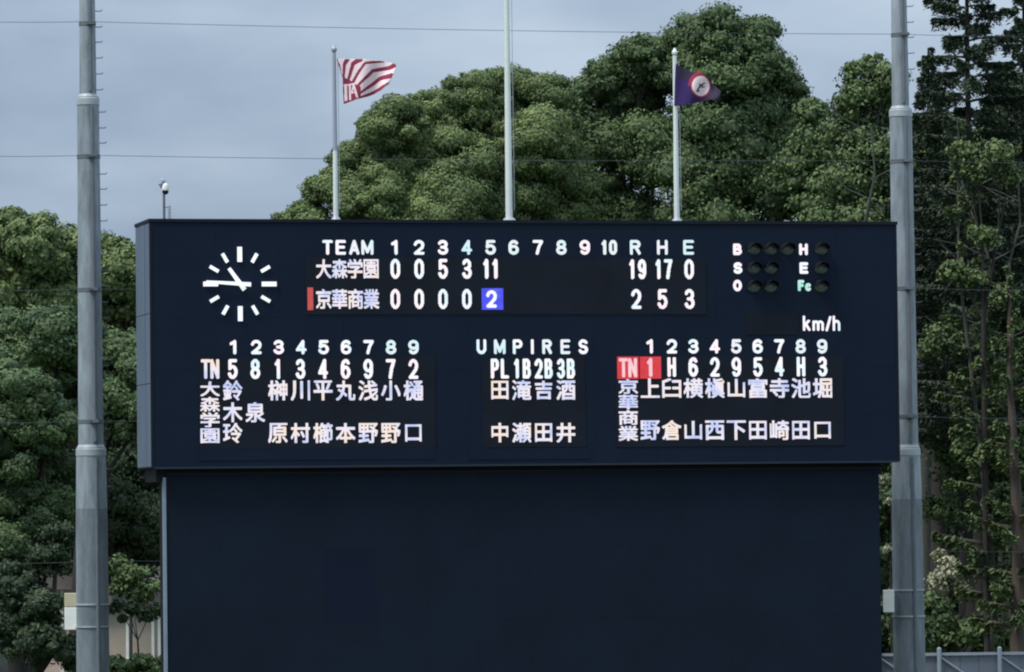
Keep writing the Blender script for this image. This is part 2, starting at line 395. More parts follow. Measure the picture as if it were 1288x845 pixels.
# headings (fixed lettering on the painted face)
for ch, px in zip('TEAM', (412, 428.5, 445.5, 462)): write(ch, px, 311, 18.5, 13.2 if ch != 'M' else 15.5, M_CYAN if ch in 'AM' else M_WHITE, sb, 'heading_letter', .045, -.006)
for i, px in enumerate((497, 527, 557, 587, 617, 646, 676.5, 706, 735.5)):
    digits(str(i+1), px, 311, 18.5, 1.02, M_CYAN if i in (3, 4, 5, 7) else M_WHITE, sb, 'heading_numeral', .045, y=-.006)
digits('10', 765.5, 311, 18.5, .80, M_CYAN, sb, 'heading_numeral', .045, 11, -.006)
for ch, px in (('R', 799), ('H', 833), ('E', 866)): write(ch, px, 311, 18.5, 14, M_CYAN, sb, 'heading_letter', .045, -.006)
for i in range(9):
    digits(str(i+1), 294+28.25*i, 436.5, 18, 1.02, M_CYAN if i > 6 else M_WHITE, sb, 'heading_numeral', .045, y=-.006)
    digits(str(i+1), 818+27.0*i, 435.5, 18, 1.02, M_CYAN if i in (4, 7, 8) else M_WHITE, sb, 'heading_numeral', .045, y=-.006)
for ch, px in zip('UMPIRES', (605.5, 628.5, 651, 669.5, 688, 711, 733.5)):
    write(ch, px, 436, 18.5, {'M': 15, 'I': 4.6}.get(ch, 12.5), M_CYAN if ch in 'MRE' else M_WHITE, sb, 'heading_letter', .040, -.006)
for ch, px, py in (('B', 927.5, 313.5), ('S', 928, 337), ('O', 927.5, 359), ('H', 1010.5, 313.5), ('E', 1011, 337)):
    write(ch, px, py, 14.5, 11.5, M_WHITE, sb, 'count_letter', .035, -.006)
write('F', 1007.5, 359, 14, 8.5, M_MINT, sb, 'count_letter', .04, -.006)
write('c', 1016.5, 361, 10, 8.5, M_MINT, sb, 'count_letter', .04, -.006)
for ch, px, py, hp, wp in (('k', 1014.5, 406.5, 19, 10), ('m', 1029, 409.5, 13, 15), ('/', 1042, 407, 19, 8), ('h', 1052, 406.5, 19, 10)):
    write(ch, px, py, hp, wp, M_WHITE, sb, 'unit_letter', .03, -.006)
# line score
SX = (497, 527, 557, 587)
for s, px in zip('0053', SX): digits(s, px, 338, 25, .80, M_WHITE, P_LINE)
digits('11', 617, 338, 25, .72, M_WHITE, P_LINE, pitch=11.5)
for s, px in zip('0000', SX): digits(s, px, 376, 25, .80, M_WHITE, P_LINE)
def lit_box(name, px0, py0, px1, py1, m, parent, y=-.017):
    a = BP(px0, py0); b = BP(px1, py1)
    return build_b(MB().box(a[0], b[0], OY+y, OY-.010, b[1], a[1]), name, m, parent)
lit_box('lit_square', 605.5, 362.5, 633, 389.5, M_BLUE, P_LINE)
digits('2', 618, 376, 22, .88, M_WHITE, P_LINE)
lit_box('batting_marker', 386.5, 361.5, 394, 390, M_REDD, P_LINE)
digits('19', 801, 338.5, 25, .70, M_WHITE, P_LINE, pitch=12.5); digits('17', 834, 338.5, 25, .70, M_WHITE, P_LINE, pitch=12.5); digits('0', 866.5, 338.5, 25, .80, M_WHITE, P_LINE)
for s, px in (('2', 800), ('5', 833), ('3', 867)): digits(s, px, 376, 25, .84, M_WHITE, P_LINE)
KO = .0
def kan(s, xs_, ys_, hp, wp, parent, m=M_KANJI):
    for ch, x, y in zip(s, xs_, ys_):
        ww, hh = wp, hp
        if ch in '口': ww, hh = wp*.86, hp*.86
        if ch in '田山吉': ww, hh = wp*.92, hp*.95
        if ch in '中': ww = wp*.9
        write(ch, x, y, hh, ww, m, parent, 'kanji_character', KO)
kan('大森学園', (407, 427, 446.5, 466.5), (338,)*4, 24, 19, P_LINE)
kan('京華商業', (407, 427, 447, 467), (376,)*4, 24.5, 19, P_LINE)
# line-ups
LX = [292.5+28.4*i for i in range(9)]
for s, px in zip('581346972', LX): digits(s, px, 464, 25, .80, M_WHITE, P_L)
write('T', 258.5, 464, 24.5, 12, M_KANJI, P_L, 'position_letter', .03); write('N', 270, 464, 24.5, 11.5, M_KANJI, P_L, 'position_letter', .03)
kan('大森学園', (264,)*4, (489, 508.5, 528, 548), 18.5, 24, P_L)
R1, R2, R3 = 491, 518.5, 544.5
kan('鈴木玲', (LX[0],)*3, (R1, R2, R3), 25, 24, P_L); kan('泉', (LX[1],), (R2,), 25, 24, P_L)
for k, s in enumerate(('榊原', '川村', '平櫛', '丸本', '浅野', '小野', '樋口')): kan(s, (LX[k+2],)*2, (R1, R3), 25, 24, P_L)
UX = (628.5, 656, 683.5, 711.5)
for s, px in zip(('PL', '1B', '2B', '3B'), UX): digits(s, px, 463.5, 25, .68, M_WHITE, P_U, pitch=12.5, name='position_letter')
for s, px in zip(('田中', '滝瀬', '吉田', '酒井'), UX): kan(s, (px,)*2, (490.5, 544), 24.5, 23.5, P_U)
RX = [817.5+27.1*i for i in range(9)]
lit_box('lit_square', 776, 448.5, 803.5, 476.5, M_RED, P_R); lit_box('lit_square', 804.5, 448.5, 831.5, 476, M_RED, P_R)
write('T', 784, 462.5, 24, 12, M_PINK, P_R, 'position_letter', .03); write('N', 795.5, 462.5, 24, 11.5, M_PINK, P_R, 'position_letter', .03)
digits('1', RX[0], 462, 24, .8, M_PINK, P_R)
for s, px in zip('H6295', RX[1:6]): digits(s, px, 461.5, 24.5, .80 if s != 'H' else .72, M_WHITE, P_R)
for s, px in zip('4H3', RX[6:]): digits(s, px, 461, 24.5, .80 if s != 'H' else .72, M_WHITE, P_R)
kan('京華商業', (790,)*4, (486, 505.5, 525, 545), 18.5, 24, P_R)
for k, s in enumerate(('上野', '臼倉', '横山', '槇西', '山下', '富田', '寺崎', '池田', '堀口')): kan(s, (RX[k],)*2, (488, 541), 24.5, 24, P_R)

# clock: twelve marks and two hands on the face
cl = BP(301.5, 357.2)
k_px = (BP(302.5, 357)[0] - BP(301.5, 357)[0])
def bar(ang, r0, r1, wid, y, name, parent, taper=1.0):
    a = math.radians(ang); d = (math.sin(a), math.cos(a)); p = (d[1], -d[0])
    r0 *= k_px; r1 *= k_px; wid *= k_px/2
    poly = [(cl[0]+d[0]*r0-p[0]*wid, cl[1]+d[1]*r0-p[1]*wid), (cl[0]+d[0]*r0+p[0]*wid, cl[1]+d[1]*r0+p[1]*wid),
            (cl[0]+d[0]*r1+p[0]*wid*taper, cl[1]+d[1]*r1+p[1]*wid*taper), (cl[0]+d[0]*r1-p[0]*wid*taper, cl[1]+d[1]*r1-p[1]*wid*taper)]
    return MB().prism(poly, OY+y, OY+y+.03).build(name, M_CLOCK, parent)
cd = MB(); cd.prism([(cl[0]+math.cos(t)*50*k_px, cl[1]+math.sin(t)*50*k_px) for t in np.linspace(0, 2*math.pi, 49)[:-1]], OY-.003, OY+.01)
clock = cd.build('clock', M_CAB, sb)
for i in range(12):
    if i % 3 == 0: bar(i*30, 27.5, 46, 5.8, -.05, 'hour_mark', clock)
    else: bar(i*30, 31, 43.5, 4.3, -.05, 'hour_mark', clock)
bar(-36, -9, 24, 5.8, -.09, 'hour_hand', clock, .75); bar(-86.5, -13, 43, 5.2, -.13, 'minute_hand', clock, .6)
# ball / strike / out lamps: lens in a hooded housing
def lamp(px, py):
    c = BP(px, py); r = 8.6*k_px
    m1 = MB(); n = 18
    rings = [(r, -.012), (r*.95, -.03), (r*.7, -.055), (r*.35, -.07)]
    for rr, yy in rings: m1.v += [(c[0]+rr*math.cos(2*math.pi*i/n), OY+yy, c[1]+rr*.82*math.sin(2*math.pi*i/n)-.02) for i in range(n)]
    for q in range(3):
        for i in range(n): m1.f.append((q*n+i, q*n+(i+1) % n, (q+1)*n+(i+1) % n, (q+1)*n+i))
    m1.f.append(tuple(3*n+i for i in range(n)))
    ln = m1.build('count_lamp', M_LENS, sb, smooth=True)
    m2 = MB(); k = 12; r2 = r*1.08                    # hood over the upper half
    for yy, sc in ((-.012, 1.0), (-.27, .92)):
        for rr in (r2, r2-.012): m2.v += [(c[0]+rr*sc*math.cos(math.pi*i/k), OY+yy, c[1]-.01+rr*sc*.88*math.sin(math.pi*i/k)) for i in range(k+1)]
    q = k+1
    for i in range(k): m2.f += [(i, i+1, 2*q+i+1, 2*q+i), (q+i+1, q+i, 3*q+i, 3*q+i+1), (2*q+i, 2*q+i+1, 3*q+i+1, 3*q+i), (i+1, i, q+i, q+i+1)]
    m2.f += [(0, 2*q, 3*q, q), (k, q+k, 3*q+k, 2*q+k)]
    m2.build('lamp_hood', M_BLACK, ln, smooth=True)
for px in (948, 969, 990): lamp(px, 312.5)
for px in (948, 969): lamp(px, 336.5); lamp(px, 359.5)
for py in (312.5, 336.5, 359.5): lamp(1032.5, py)

# ------------------------------------------------------------------ backscreen wall below the board
WS = .30                                                   # set back from the board's face
u0 = on_board(207.5, 700, WS)[0]; u1 = on_board(1107, 700, WS)[0]
wl = thing('backscreen_wall', Vector((A0.x, A0.y, 0)) + RV*((u0+u1)/2) + BV*(WS+.4), 'dark navy wall standing under the scoreboard with a pale strip down its left edge', 'wall', rz=TH)
WX = (u1-u0)/2; WT = A0.z-.16
MB().box(-WX+.02, WX-.02, -.37, .4, 0, WT-.02).build('wall_core', M_BLACK, wl)
nc = 14; zr = (0.02, 1.55, 3.0, 4.7, WT)
for i in range(nc):
    for j in range(4):
        a = -WX+.04+(2*WX-.04)*i/nc; b = -WX+.04+(2*WX-.04)*(i+1)/nc
        patch = (i == 3 and j == 2)
        MB().box(a+.001, b-.001, -.40, -.371, zr[j]+.0015, zr[j+1]-.0015).build('wall_panel', M_WALLD if patch else M_WALL, wl)
MB().box(-WX-.035, -WX+.035, -.425, -.30, 0, WT-.05).build('edge_strip', M_FLASH, wl)
MB().box(-WX+.04, WX, -.41, .4, WT+.002, WT+.05).build('wall_capping', M_EDGE, wl)

# ------------------------------------------------------------------ flagpoles on top of the board, flags
GF = 'flagpoles along the top of the scoreboard'
def board_top(px, back=1.0):
    d = ray(px, 278); o = A0 + BV*back; t = (o-CAM).dot(BV)/d.dot(BV); p = CAM+d*t
    return Vector((p.x, p.y, A0.z+BH+.02))
def flagpole(px, ptop_y, r0, r1, mats, label, finial=True):
    b = board_top(px); top = at(px-.0135*(278-ptop_y), ptop_y, b.y); Hh = top.z-b.z
    t = thing('flagpole', b, label, 'flagpole', GF)
    z1 = Hh*.42
    MB().tube([(0,0,.04), (0,0,z1)], [r0, r0*.9], 14).build('lower_tube', mats[0], t, True)
    MB().tube([(0,0,z1), (0,0,Hh)], [r0*.86, r1], 14).build('upper_tube', mats[1], t, True)
    MB().tube([(0,0,0), (0,0,.05), (0,0,.12)], [r0*2, r0*2, r0*1.3], 14).build('base_collar', M_FPA, t, True)
    MB().tube([(r0*1.5, -.02, .3), (r0*1.4, -.02, Hh-.12)], .008, 5).build('halyard', M_FPA, t)
    if finial:
        MB().tube([(0,0,Hh), (0,0,Hh+.04), (0,0,Hh+.09), (0,0,Hh+.14), (0,0,Hh+.19)], [.03,.065,.07,.04,.01], 12).build('finial', mats[1], t, True)
    return b, top
fb, ft = flagpole(422.5, 66, .062, .042, (M_FP, M_FPA), 'flagpole flying the red and white striped flag, left of the three')
flagpole(640.5, -25, .085, .062, (M_FP, M_FP), 'tall bare white flagpole without a flag, in the middle of the board top')
gb, gt = flagpole(851.5, 70, .070, .050, (M_FP, M_FP), 'white flagpole flying the purple flag, right of the three')

def bez(P, t):                                             # polyline lookup
    P = np.array(P, float); d = np.r_[0, np.cumsum(np.hypot(*np.diff(P, axis=0).T))]; t = np.asarray(t)*d[-1]
    return np.stack([np.interp(t, d, P[:, 0]), np.interp(t, d, P[:, 1])], -1)
def flag(name, hoist, fly, top, bot, Y, paint, mats, label, amp, nu=110, nv=80):
    u = np.linspace(0, 1, nu+1); v = np.linspace(0, 1, nv+1)
    T = bez(top, u); B = bez(bot, u); Lh = bez(hoist, v); Rf = bez(fly, v)
    U, V = np.meshgrid(u, v)
    P = (1-V)[..., None]*T[None] + V[..., None]*B[None] + (1-U)[..., None]*Lh[:, None] + U[..., None]*Rf[:, None] \
        - ((1-U)*(1-V))[..., None]*T[0] - (U*(1-V))[..., None]*T[-1] - ((1-U)*V)[..., None]*B[0] - (U*V)[..., None]*B[-1]
    dy = amp*np.sin(U*9.5+V*2.2)*np.minimum(1, U*2.5) + amp*.5*np.sin(U*17-V*3)*U
    o = at(*hoist[0], Y)
    vs = []
    for a, b, d in zip(P[..., 0].ravel(), P[..., 1].ravel(), dy.ravel()):
        p = at(a, b, Y) - o; vs.append((p.x, p.y + d, p.z))
    W_ = nu+1; fs = [(j*W_+i, j*W_+i+1, (j+1)*W_+i+1, (j+1)*W_+i) for j in range(nv) for i in range(nu)]
    me = bpy.data.meshes.new(name); me.from_pydata(vs, [], fs)
    C = (P[:-1, :-1]+P[1:, 1:])/2
    mi = [paint(a, b) for a, b in zip(C[..., 0].ravel(), C[..., 1].ravel())]
    ob = link_mesh(name, me, list(mats)); me.polygons.foreach_set('material_index', mi); me.polygons.foreach_set('use_smooth', [True]*len(fs))
    ob.location = o
    so = ob.modifiers.new('thickness', 'SOLIDIFY'); so.thickness = .004
    return tag(ob, label, 'flag')
def segd(p, a, b):
    ax, ay = a; bx, by = b; dx, dy = bx-ax, by-ay; t = max(0, min(1, ((p[0]-ax)*dx+(p[1]-ay)*dy)/(dx*dx+dy*dy)))
    return math.hypot(p[0]-ax-dx*t, p[1]-ay-dy*t), t
Z = lambda x, y: (412+x/10.56, 60+y/10.56)
RAYS = [([(125,150),(160,250),(190,400)], .9, 1.1), ([(262,150),(222,220),(212,400)], 2.6, 1.3), ([(430,155),(340,210),(268,450)], 3.3, 1.5),
        ([(740,180),(500,205),(410,330),(330,470)], 1.2, 1.9), ([(905,225),(830,262),(600,305),(400,510)], 3.0, 1.5),
        ([(850,372),(700,405),(560,510),(440,600)], 3.0, 1.2), ([(800,490),(690,550),(580,605),(440,665)], 2.2, 1.5)]
CAN = [(195,380),(300,430),(400,500),(445,520),(440,665),(215,745),(190,560)]
LET = [([(218,500),(360,478)], .9), ([(240,500),(243,690)], 1.9), ([(295,495),(300,680)], 1.3), ([(345,490),(330,560),(322,600)], 1.0), ([(345,490),(392,650)], 1.3), ([(322,600),(378,590)], .8)]
def inpoly(x, y, P):
    c = False; j = len(P)-1
    for i in range(len(P)):
        if (P[i][1] > y) != (P[j][1] > y) and x < (P[j][0]-P[i][0])*(y-P[i][1])/(P[j][1]-P[i][1])+P[i][0]: c = not c
        j = i
    return c
CANp = [Z(*p) for p in CAN]; LETp = [([Z(*p) for p in pl], w_) for pl, w_ in LET]; RAYp = [([Z(*p) for p in pl], a, b) for pl, a, b in RAYS]
def paint1(x, y):
    for pl, w_ in LETp:
        for a, b in zip(pl, pl[1:]):
            if segd((x, y), a, b)[0] < w_: return 1
    if inpoly(x, y, CANp): return 0
    for pl, w0, w1 in RAYp:
        n = len(pl)-1
        for k, (a, b) in enumerate(zip(pl, pl[1:])):
            d, t = segd((x, y), a, b)
            if d < (w0+(w1-w0)*(k+t)/n)*1.08: return 0
    return 1
flag('striped_flag', [Z(118,150),Z(165,280),Z(200,400),Z(205,600),Z(215,748)], [Z(912,225),Z(905,280),Z(865,370),Z(825,470)],
     [Z(118,150),Z(300,148),Z(480,152),Z(650,168),Z(780,180),Z(870,205),Z(912,225)], [Z(215,748),Z(350,700),Z(540,645),Z(700,575),Z(825,470)],
     fb.y-.08, paint1, (M_STRIPE_R, M_STRIPE_W), 'red and white sunburst striped flag with white lettering blowing from the left flagpole', .07)
Z2 = lambda x, y: (832+x/9.39, 55+y/9.39)
def paint2(x, y):
    cx, cy = Z2(463, 497); e = math.hypot((x-cx)/11.0, (y-cy)/12.4)
    for pl, w_ in (([Z2(418,560),Z2(455,500),Z2(505,465)], 1.0), ([Z2(445,475),Z2(485,500)], .7), ([Z2(470,515),Z2(510,505)], .6), ([Z2(425,565),Z2(450,555)], .6)):
        for a, b in zip(pl, pl[1:]):
            if segd((x, y), a, b)[0] < w_: return 3
    if e < 1: return 2
    if e < 1.16 or (e < 1.42 and y < cy and x < cx+6): return 1
    if e < 1.3 and y > cy: return 4
    if x > cx+4 or (y < cy-8 and x > 852): return 4
    return 0
flag('purple_flag', [Z2(170,235),Z2(160,400),Z2(150,735)], [Z2(700,560),Z2(690,640)],
     [Z2(170,235),Z2(250,285),Z2(340,325),Z2(480,345),Z2(590,450),Z2(700,560)], [Z2(150,735),Z2(320,712),Z2(450,685),Z2(690,640)],
     gb.y-.10, paint2, (M_PURPLE, M_CRIM, M_STRIPE_W, M_BLACK, M_PURPLE2), 'deep purple flag with a white disc in a crimson ring, on the right flagpole', .06, 90, 80)

# small mast with a lamp head on the board's left end
b = board_top(206.5, .9); t = thing('mast', b, 'short dark mast with a pale lamp head on the left end of the scoreboard', 'mast')
s_ = m_per_px(b.y)
MB().tube([(0,0,0),(0,0,.05),(0,0,.051)], [.06,.06,.03], 10).build('base', M_BLACK, t)
MB().tube([(0,0,.05),(0,0,36*s_)], .030, 10).build('post', M_COND, t, True)
MB().tube([(.03,0,34*s_),(.035,0,36*s_),(.035,0,39*s_)], [.03,.07,.075], 12).build('lamp_base', M_BLACK, t, True)
MB().tube([(.035,0,39*s_),(.04,0,42*s_),(.03,0,46*s_),(.01,0,48*s_)], [.075,.085,.07,.02], 14).build('lamp_globe', M_BOXW, t, True)
MB().tube([(-.05,.02,42*s_),(-.055,.02,47*s_),(-.02,.02,52*s_),(-.0,.02,54*s_)], [.03,.07,.065,.02], 12).build('horn', M_FPA, t, True)
MB().tube([(.02,0,17*s_),(.12,0,19*s_)], .012, 6).build('bracket', M_COND, t)
mbx = MB()
for i in range(5): mbx.box(.09, .16, -.03, .03, (3+3.6*i)*s_, (5.2+3.6*i)*s_)
mbx.box(.115, .135, -.01, .01, 1*s_, 20*s_); mbx.build('antenna', M_FPA, t)

# ------------------------------------------------------------------ tall net poles with step pegs
def net_pole(xtop, xbot, Y, secs, peg_ys, clamp_ys, band_ys, dark_y, label, cond_x):
    """secs: (y_top, y_bottom, width at top, width at bottom) in photo pixels"""
    base = at(xbot, 845, Y); base.z = 0
    s = m_per_px(Y); zof = lambda py: at((xtop+xbot)/2, py, Y).z
    t = thing('net_pole', base, label, 'pole', 'tall grey net poles on both sides of the scoreboard')
    for k, (ya, yb, wa, wb) in enumerate(secs):
        za = zof(ya); zb = 0 if k == len(secs)-1 else zof(yb)
        nm = ('upper_section', 'middle_section', 'lower_section')[k]
        if k == 2:
            zs_ = zof(dark_y)
            MB().tube([(0,0,zs_), (0,0,za)], [wb*s/2, wa*s/2], 28).build(nm, M_POLE, t, True)
            MB().tube([(0,0,0), (0,0,zs_-.003)], [wb*s/2+.03, wb*s/2+.002], 28).build('darker_section', M_POLED, t, True)
        else:
            MB().tube([(0,0,zb), (0,0,za)], [wb*s/2, wa*s/2], 28).build(nm, M_POLE, t, True)
        if k > 0:
            r = wa*s/2; pr = secs[k-1][3]*s/2
            MB().tube([(0,0,za-.20),(0,0,za-.19),(0,0,za-.04),(0,0,za-.02),(0,0,za+.07)], [r,r+.014,r+.014,r+.0,pr+.004], 28).build('collar', M_COLLAR, t, True)
    def rad(z):
        for k, (ya, yb, wa, wb) in enumerate(secs):
            if z > zof(yb) or k == 2:
                za, zb = zof(ya), zof(yb); f = min(1, max(0, (za-z)/(za-zb))); return (wa+(wb-wa)*f)*s/2
    zprev = None
    for za, zb in ((zof(secs[0][0]), zof(secs[1][0])+.13), (zof(secs[1][0])-.24, zof(secs[2][0])+.13), (zof(secs[2][0])-.24, .1)):
        ra, rb = rad(za-.01), rad(max(zb, .5)+.01)
        MB().tube([(cond_x*rb, -rb*math.sqrt(1-cond_x**2)-.035, zb), (cond_x*ra, -ra*math.sqrt(1-cond_x**2)-.035, za)], .048, 8).build('conduit', M_COND, t, True)
    for py in peg_ys:
        z = zof(py); r = rad(z)
        MB().tube([(r-.02, 0, z), (r+.14, 0, z), (r+.16, 0, z+.035)], .012, 6).build('step_peg', M_COND, t)
    for py in clamp_ys:
        z = zof(py); r = rad(z)
        mb = MB().tube([(0,0,z-.045), (0,0,z+.045)], r+.012, 28)
        mb.box(.02, .22, -r-.14, -r+.02, z-.035, z+.035); mb.build('cable_clamp', M_COND, t)
    for py in band_ys:
        z = zof(py); r = rad(z)
        MB().tube([(0,0,z-.02), (0,0,z+.02)], r+.045, 28).build('band', M_COLLAR, t)
    MB().tube([(0,0,0), (0,0,.25), (0,0,.3)], [secs[-1][3]*s/2+.35, secs[-1][3]*s/2+.35, secs[-1][3]*s/2+.25], 24).build('footing', M_POLED, t, True)
    return base, zof, rad
PLY, PRY = 112.6, 117.2
lb, lz, lr = net_pole(114.5, 117.0, PLY, ((-60, 122, 19, 21.5), (122, 563, 27.5, 32), (563, 845, 37, 39.5)),
    [-6, 14, 34, 53, 73, 93, 113, 141, 161, 180, 219, 238, 258, 278] + [300+20*i for i in range(13)] + [590, 612],
    (30, 197, 364.5, 530), (760, 788), 640, 'grey stepped steel net pole rising on the left of the scoreboard', .45)
rb_, rz_, rr_ = net_pole(1129, 1144, PRY, ((-60, 137, 18.5, 22), (137, 563, 28, 31), (563, 845, 35, 38)),
    [-12, 8, 28, 47, 67, 87] + [225, 234, 245, 265] + [300+20*i for i in range(13)] + [590, 612],
    (44, 203, 363, 524), (742, 775), 628, 'grey stepped steel net pole rising behind the right end of the scoreboard', .35)
# support cables strung between the poles
def cable(pts, label):
    p0 = pts[0]; m = MB()
    P = []
    for a, b in zip(pts, pts[1:]):
        for k in range(12):
            f = k/12; p = a.lerp(b, f); p = p + Vector((0, 0, -.06*4*f*(1-f))); P.append(p-p0)
    P.append(pts[-1]-p0); m.tube(P, .0062, 5)
    o = m.build('net_cable', M_WIRE); o.location = p0
    return tag(o, label, 'cable', 'steel cables strung between the two net poles')
ext = lambda px, py, Y: at(px, py, Y)
for (yl0, yl, yr, yr2), lbl in zip(((21, 29.5, 45, 43), (191, 197, 203, 202), (361, 364.5, 363, 362), (528, 530, 524, 523), (706, 706, 692, 690)),
        ('topmost cable, crossing the whole sky just below the top of the picture', 'second cable from the top, vanishing against the round oak behind the striped flag',
         'third cable from the top, level with the scoreboard clock', 'fourth cable from the top, level with the lowest row of names',
         'lowest cable, crossing the poles below the scoreboard cabinet')):
    pl_ = Vector((lb.x, lb.y-.45 if yl < 600 else lb.y+.5, lz(yl))); pr_ = Vector((rb_.x, rb_.y-.42 if yl < 600 else rb_.y+.5, rz_(yr)))
    if True:
        a = ext(-150, yl0, PLY-1); c = ext(1440, yr2, PRY+1.2)
        cable([a, pl_, pr_, c], lbl)
# switch boxes hung on the poles
p = at(89.8, 792, PLY); s_ = m_per_px(PLY)
t = thing('junction_box', p, 'tall narrow box, yellowed above and white below, hung left of the left net pole', 'box')
MB().box(-8*s_, 7.5*s_, -.12, .12, 0, 28*s_, .01).build('lower_cover', M_BOXW, t)
MB().box(-8*s_, 7.5*s_, -.11, .12, 28.8*s_, 46*s_, .01).build('upper_cover', M_BOXY, t)
for zz in (4, 30): MB().box(7.5*s_, 11*s_, -.02, .02, zz*s_, (zz+2)*s_).build('bracket', M_COND, t)
p = at(1118, 770, PRY-.3); t = thing('junction_box', p, 'small white box hung between the navy wall and the right net pole', 'box')
s_ = m_per_px(PRY)
MB().box(-6.5*s_, 6.5*s_, -.10, .10, 0, 28*s_, .01).build('cover', M_BOXW, t)
for zz in (3, 23): MB().box(6.5*s_, 10*s_, -.02, .02, zz*s_, (zz+2)*s_).build('bracket', M_COND, t)

# ------------------------------------------------------------------ outfield fence, lower right
FY = 119.5
zt = at(1180, 822, FY).z
fx0 = at(1112, 822, FY).x; pxm = m_per_px(FY)
fo = thing('outfield_fence', (at(1180, 822, FY).x, FY, 0), 'pale blue-grey sheet fence with posts and diagonal braces at the lower right', 'fence')
ox = fo.location.x
posts = [at(px, 822, FY).x-ox for px in (1105, 1181, 1257, 1333, 1409)]
for x in posts:
    MB().tube([(x, -.06, 0), (x, -.06, zt+.13), (x, -.06, zt+.16)], [.055, .055, .02], 10).build('post', M_FENCE, fo, True)
MB().box(posts[0], posts[-1], -.03, .03, zt-.05, zt+.02).build('top_rail', M_FENCE, fo)
for a, b in zip(posts, posts[1:]):
    n = 3
    for i in range(n):
        x0 = a+.06+(b-a-.1)*i/n; x1 = a+.06+(b-a-.1)*(i+1)/n
        MB().box(x0+.006, x1-.006, .031+.008*(i % 2), .05+.008*(i % 2), .05, zt-.07).build('sheet', M_FENCEP, fo)
    MB().tube([(a+.05, -.02, zt-.10), (a+1.25, -.02, zt-.95)], .022, 6).build('brace', M_FENCE, fo)

# ------------------------------------------------------------------ houses glimpsed at the lower left
def house(px0, px1, py_eave, Y, depth, wallm, label, seams, win):
    a = at(px0, py_eave, Y); b_ = at(px1, py_eave, Y); zt_ = a.z; wd = b_.x-a.x
    t = thing('house', ((a.x+b_.x)/2, Y+depth/2, 0), label, 'house')
    MB().box(-wd/2, wd/2, -depth/2, depth/2, 0, zt_).build('wall', wallm, t)
    MB().prism([(-wd/2-.3, zt_+.002), (wd/2+.3, zt_+.002), (wd/2+.3, zt_+.12), (0, zt_+.75), (-wd/2-.3, zt_+.12)], -depth/2-.3, depth/2+.3).build('roof', M_ROOF, t)
    for px in seams:
        x = at(px, py_eave, Y).x-(a.x+b_.x)/2
        MB().box(x-.04, x+.04, -depth/2-.05, -depth/2-.002, .1, zt_-.02).build('pilaster', M_BOXW, t)
    for px, py, wpx, hpx in win:
        c = at(px, py, Y); x = c.x-(a.x+b_.x)/2; s = m_per_px(Y)
        f = MB().box(x-wpx*s/2, x+wpx*s/2, -depth/2-.04, -depth/2-.002, c.z-hpx*s/2, c.z+hpx*s/2).build('window', M_BOXW, t)
        MB().box(x-wpx*s*.4, x+wpx*s*.4, -depth/2-.05, -depth/2-.041, c.z-hpx*s*.4, c.z+hpx*s*.4).build('pane', M_GLASS, f)
    return t
house(120, 216, 762, 139, 7, M_HOUSE, 'beige house wall seen between the left net pole and the navy wall', (160, 192, 200), ())
house(30, 128, 742, 144, 7, M_HOUSE2, 'pinkish house glimpsed through leaves left of the left net pole', (78, 110), ((88, 765, 10, 14),))

# ------------------------------------------------------------------ foliage
def ico(n=1):
    import bmesh
    bm = bmesh.new(); bmesh.ops.create_icosphere(bm, subdivisions=n, radius=1)
    v = np.array([x.co[:] for x in bm.verts]); f = np.array([[q.index for q in p.verts] for p in bm.faces]); bm.free(); return v, f
IV, IF = ico(2)
def unit(a): return a/np.maximum(1e-9, np.linalg.norm(a, axis=-1, keepdims=True))
def mesh_np(name, V, Fq, tint, smooth=False):
    """V (n,3); Fq (m,k) all the same k"""
    me = bpy.data.meshes.new(name); k = Fq.shape[1]; m = len(Fq)
    me.vertices.add(len(V)); me.vertices.foreach_set('co', V.astype(np.float32).ravel())
    me.loops.add(m*k); me.loops.foreach_set('vertex_index', Fq.astype(np.int32).ravel())
    me.polygons.add(m); me.polygons.foreach_set('loop_start', np.arange(0, m*k, k, dtype=np.int32))
    me.update(calc_edges=True)
    at_ = me.attributes.new('tint', 'FLOAT', 'FACE'); at_.data.foreach_set('value', np.clip(tint, 0, 1).astype(np.float32))
    return me
def cards(c, nrm, L_, W_, dirv=None):
    """four-sided pointed leaf cards as two triangles each, folded a little along the midrib"""
    n = len(c); nrm = unit(nrm)
    t = rng.normal(size=(n, 3)) if dirv is None else dirv + rng.normal(size=(n, 3))*.25
    t = unit(t - nrm*(t*nrm).sum(-1, keepdims=True)); s = np.cross(nrm, t)
    L_ = L_[:, None]; W_ = W_[:, None]
    a = c - t*L_*.5; b = c + s*W_*.5 + nrm*W_*.18; d = c + t*L_*.5; e = c - s*W_*.5 + nrm*W_*.18
    V = np.stack([a, b, d, e], 1).reshape(-1, 3); i = np.arange(n)*4
    F_ = np.concatenate([np.stack([i, i+1, i+2], 1), np.stack([i, i+2, i+3], 1)])
    return V, F_
LEAVES = 0
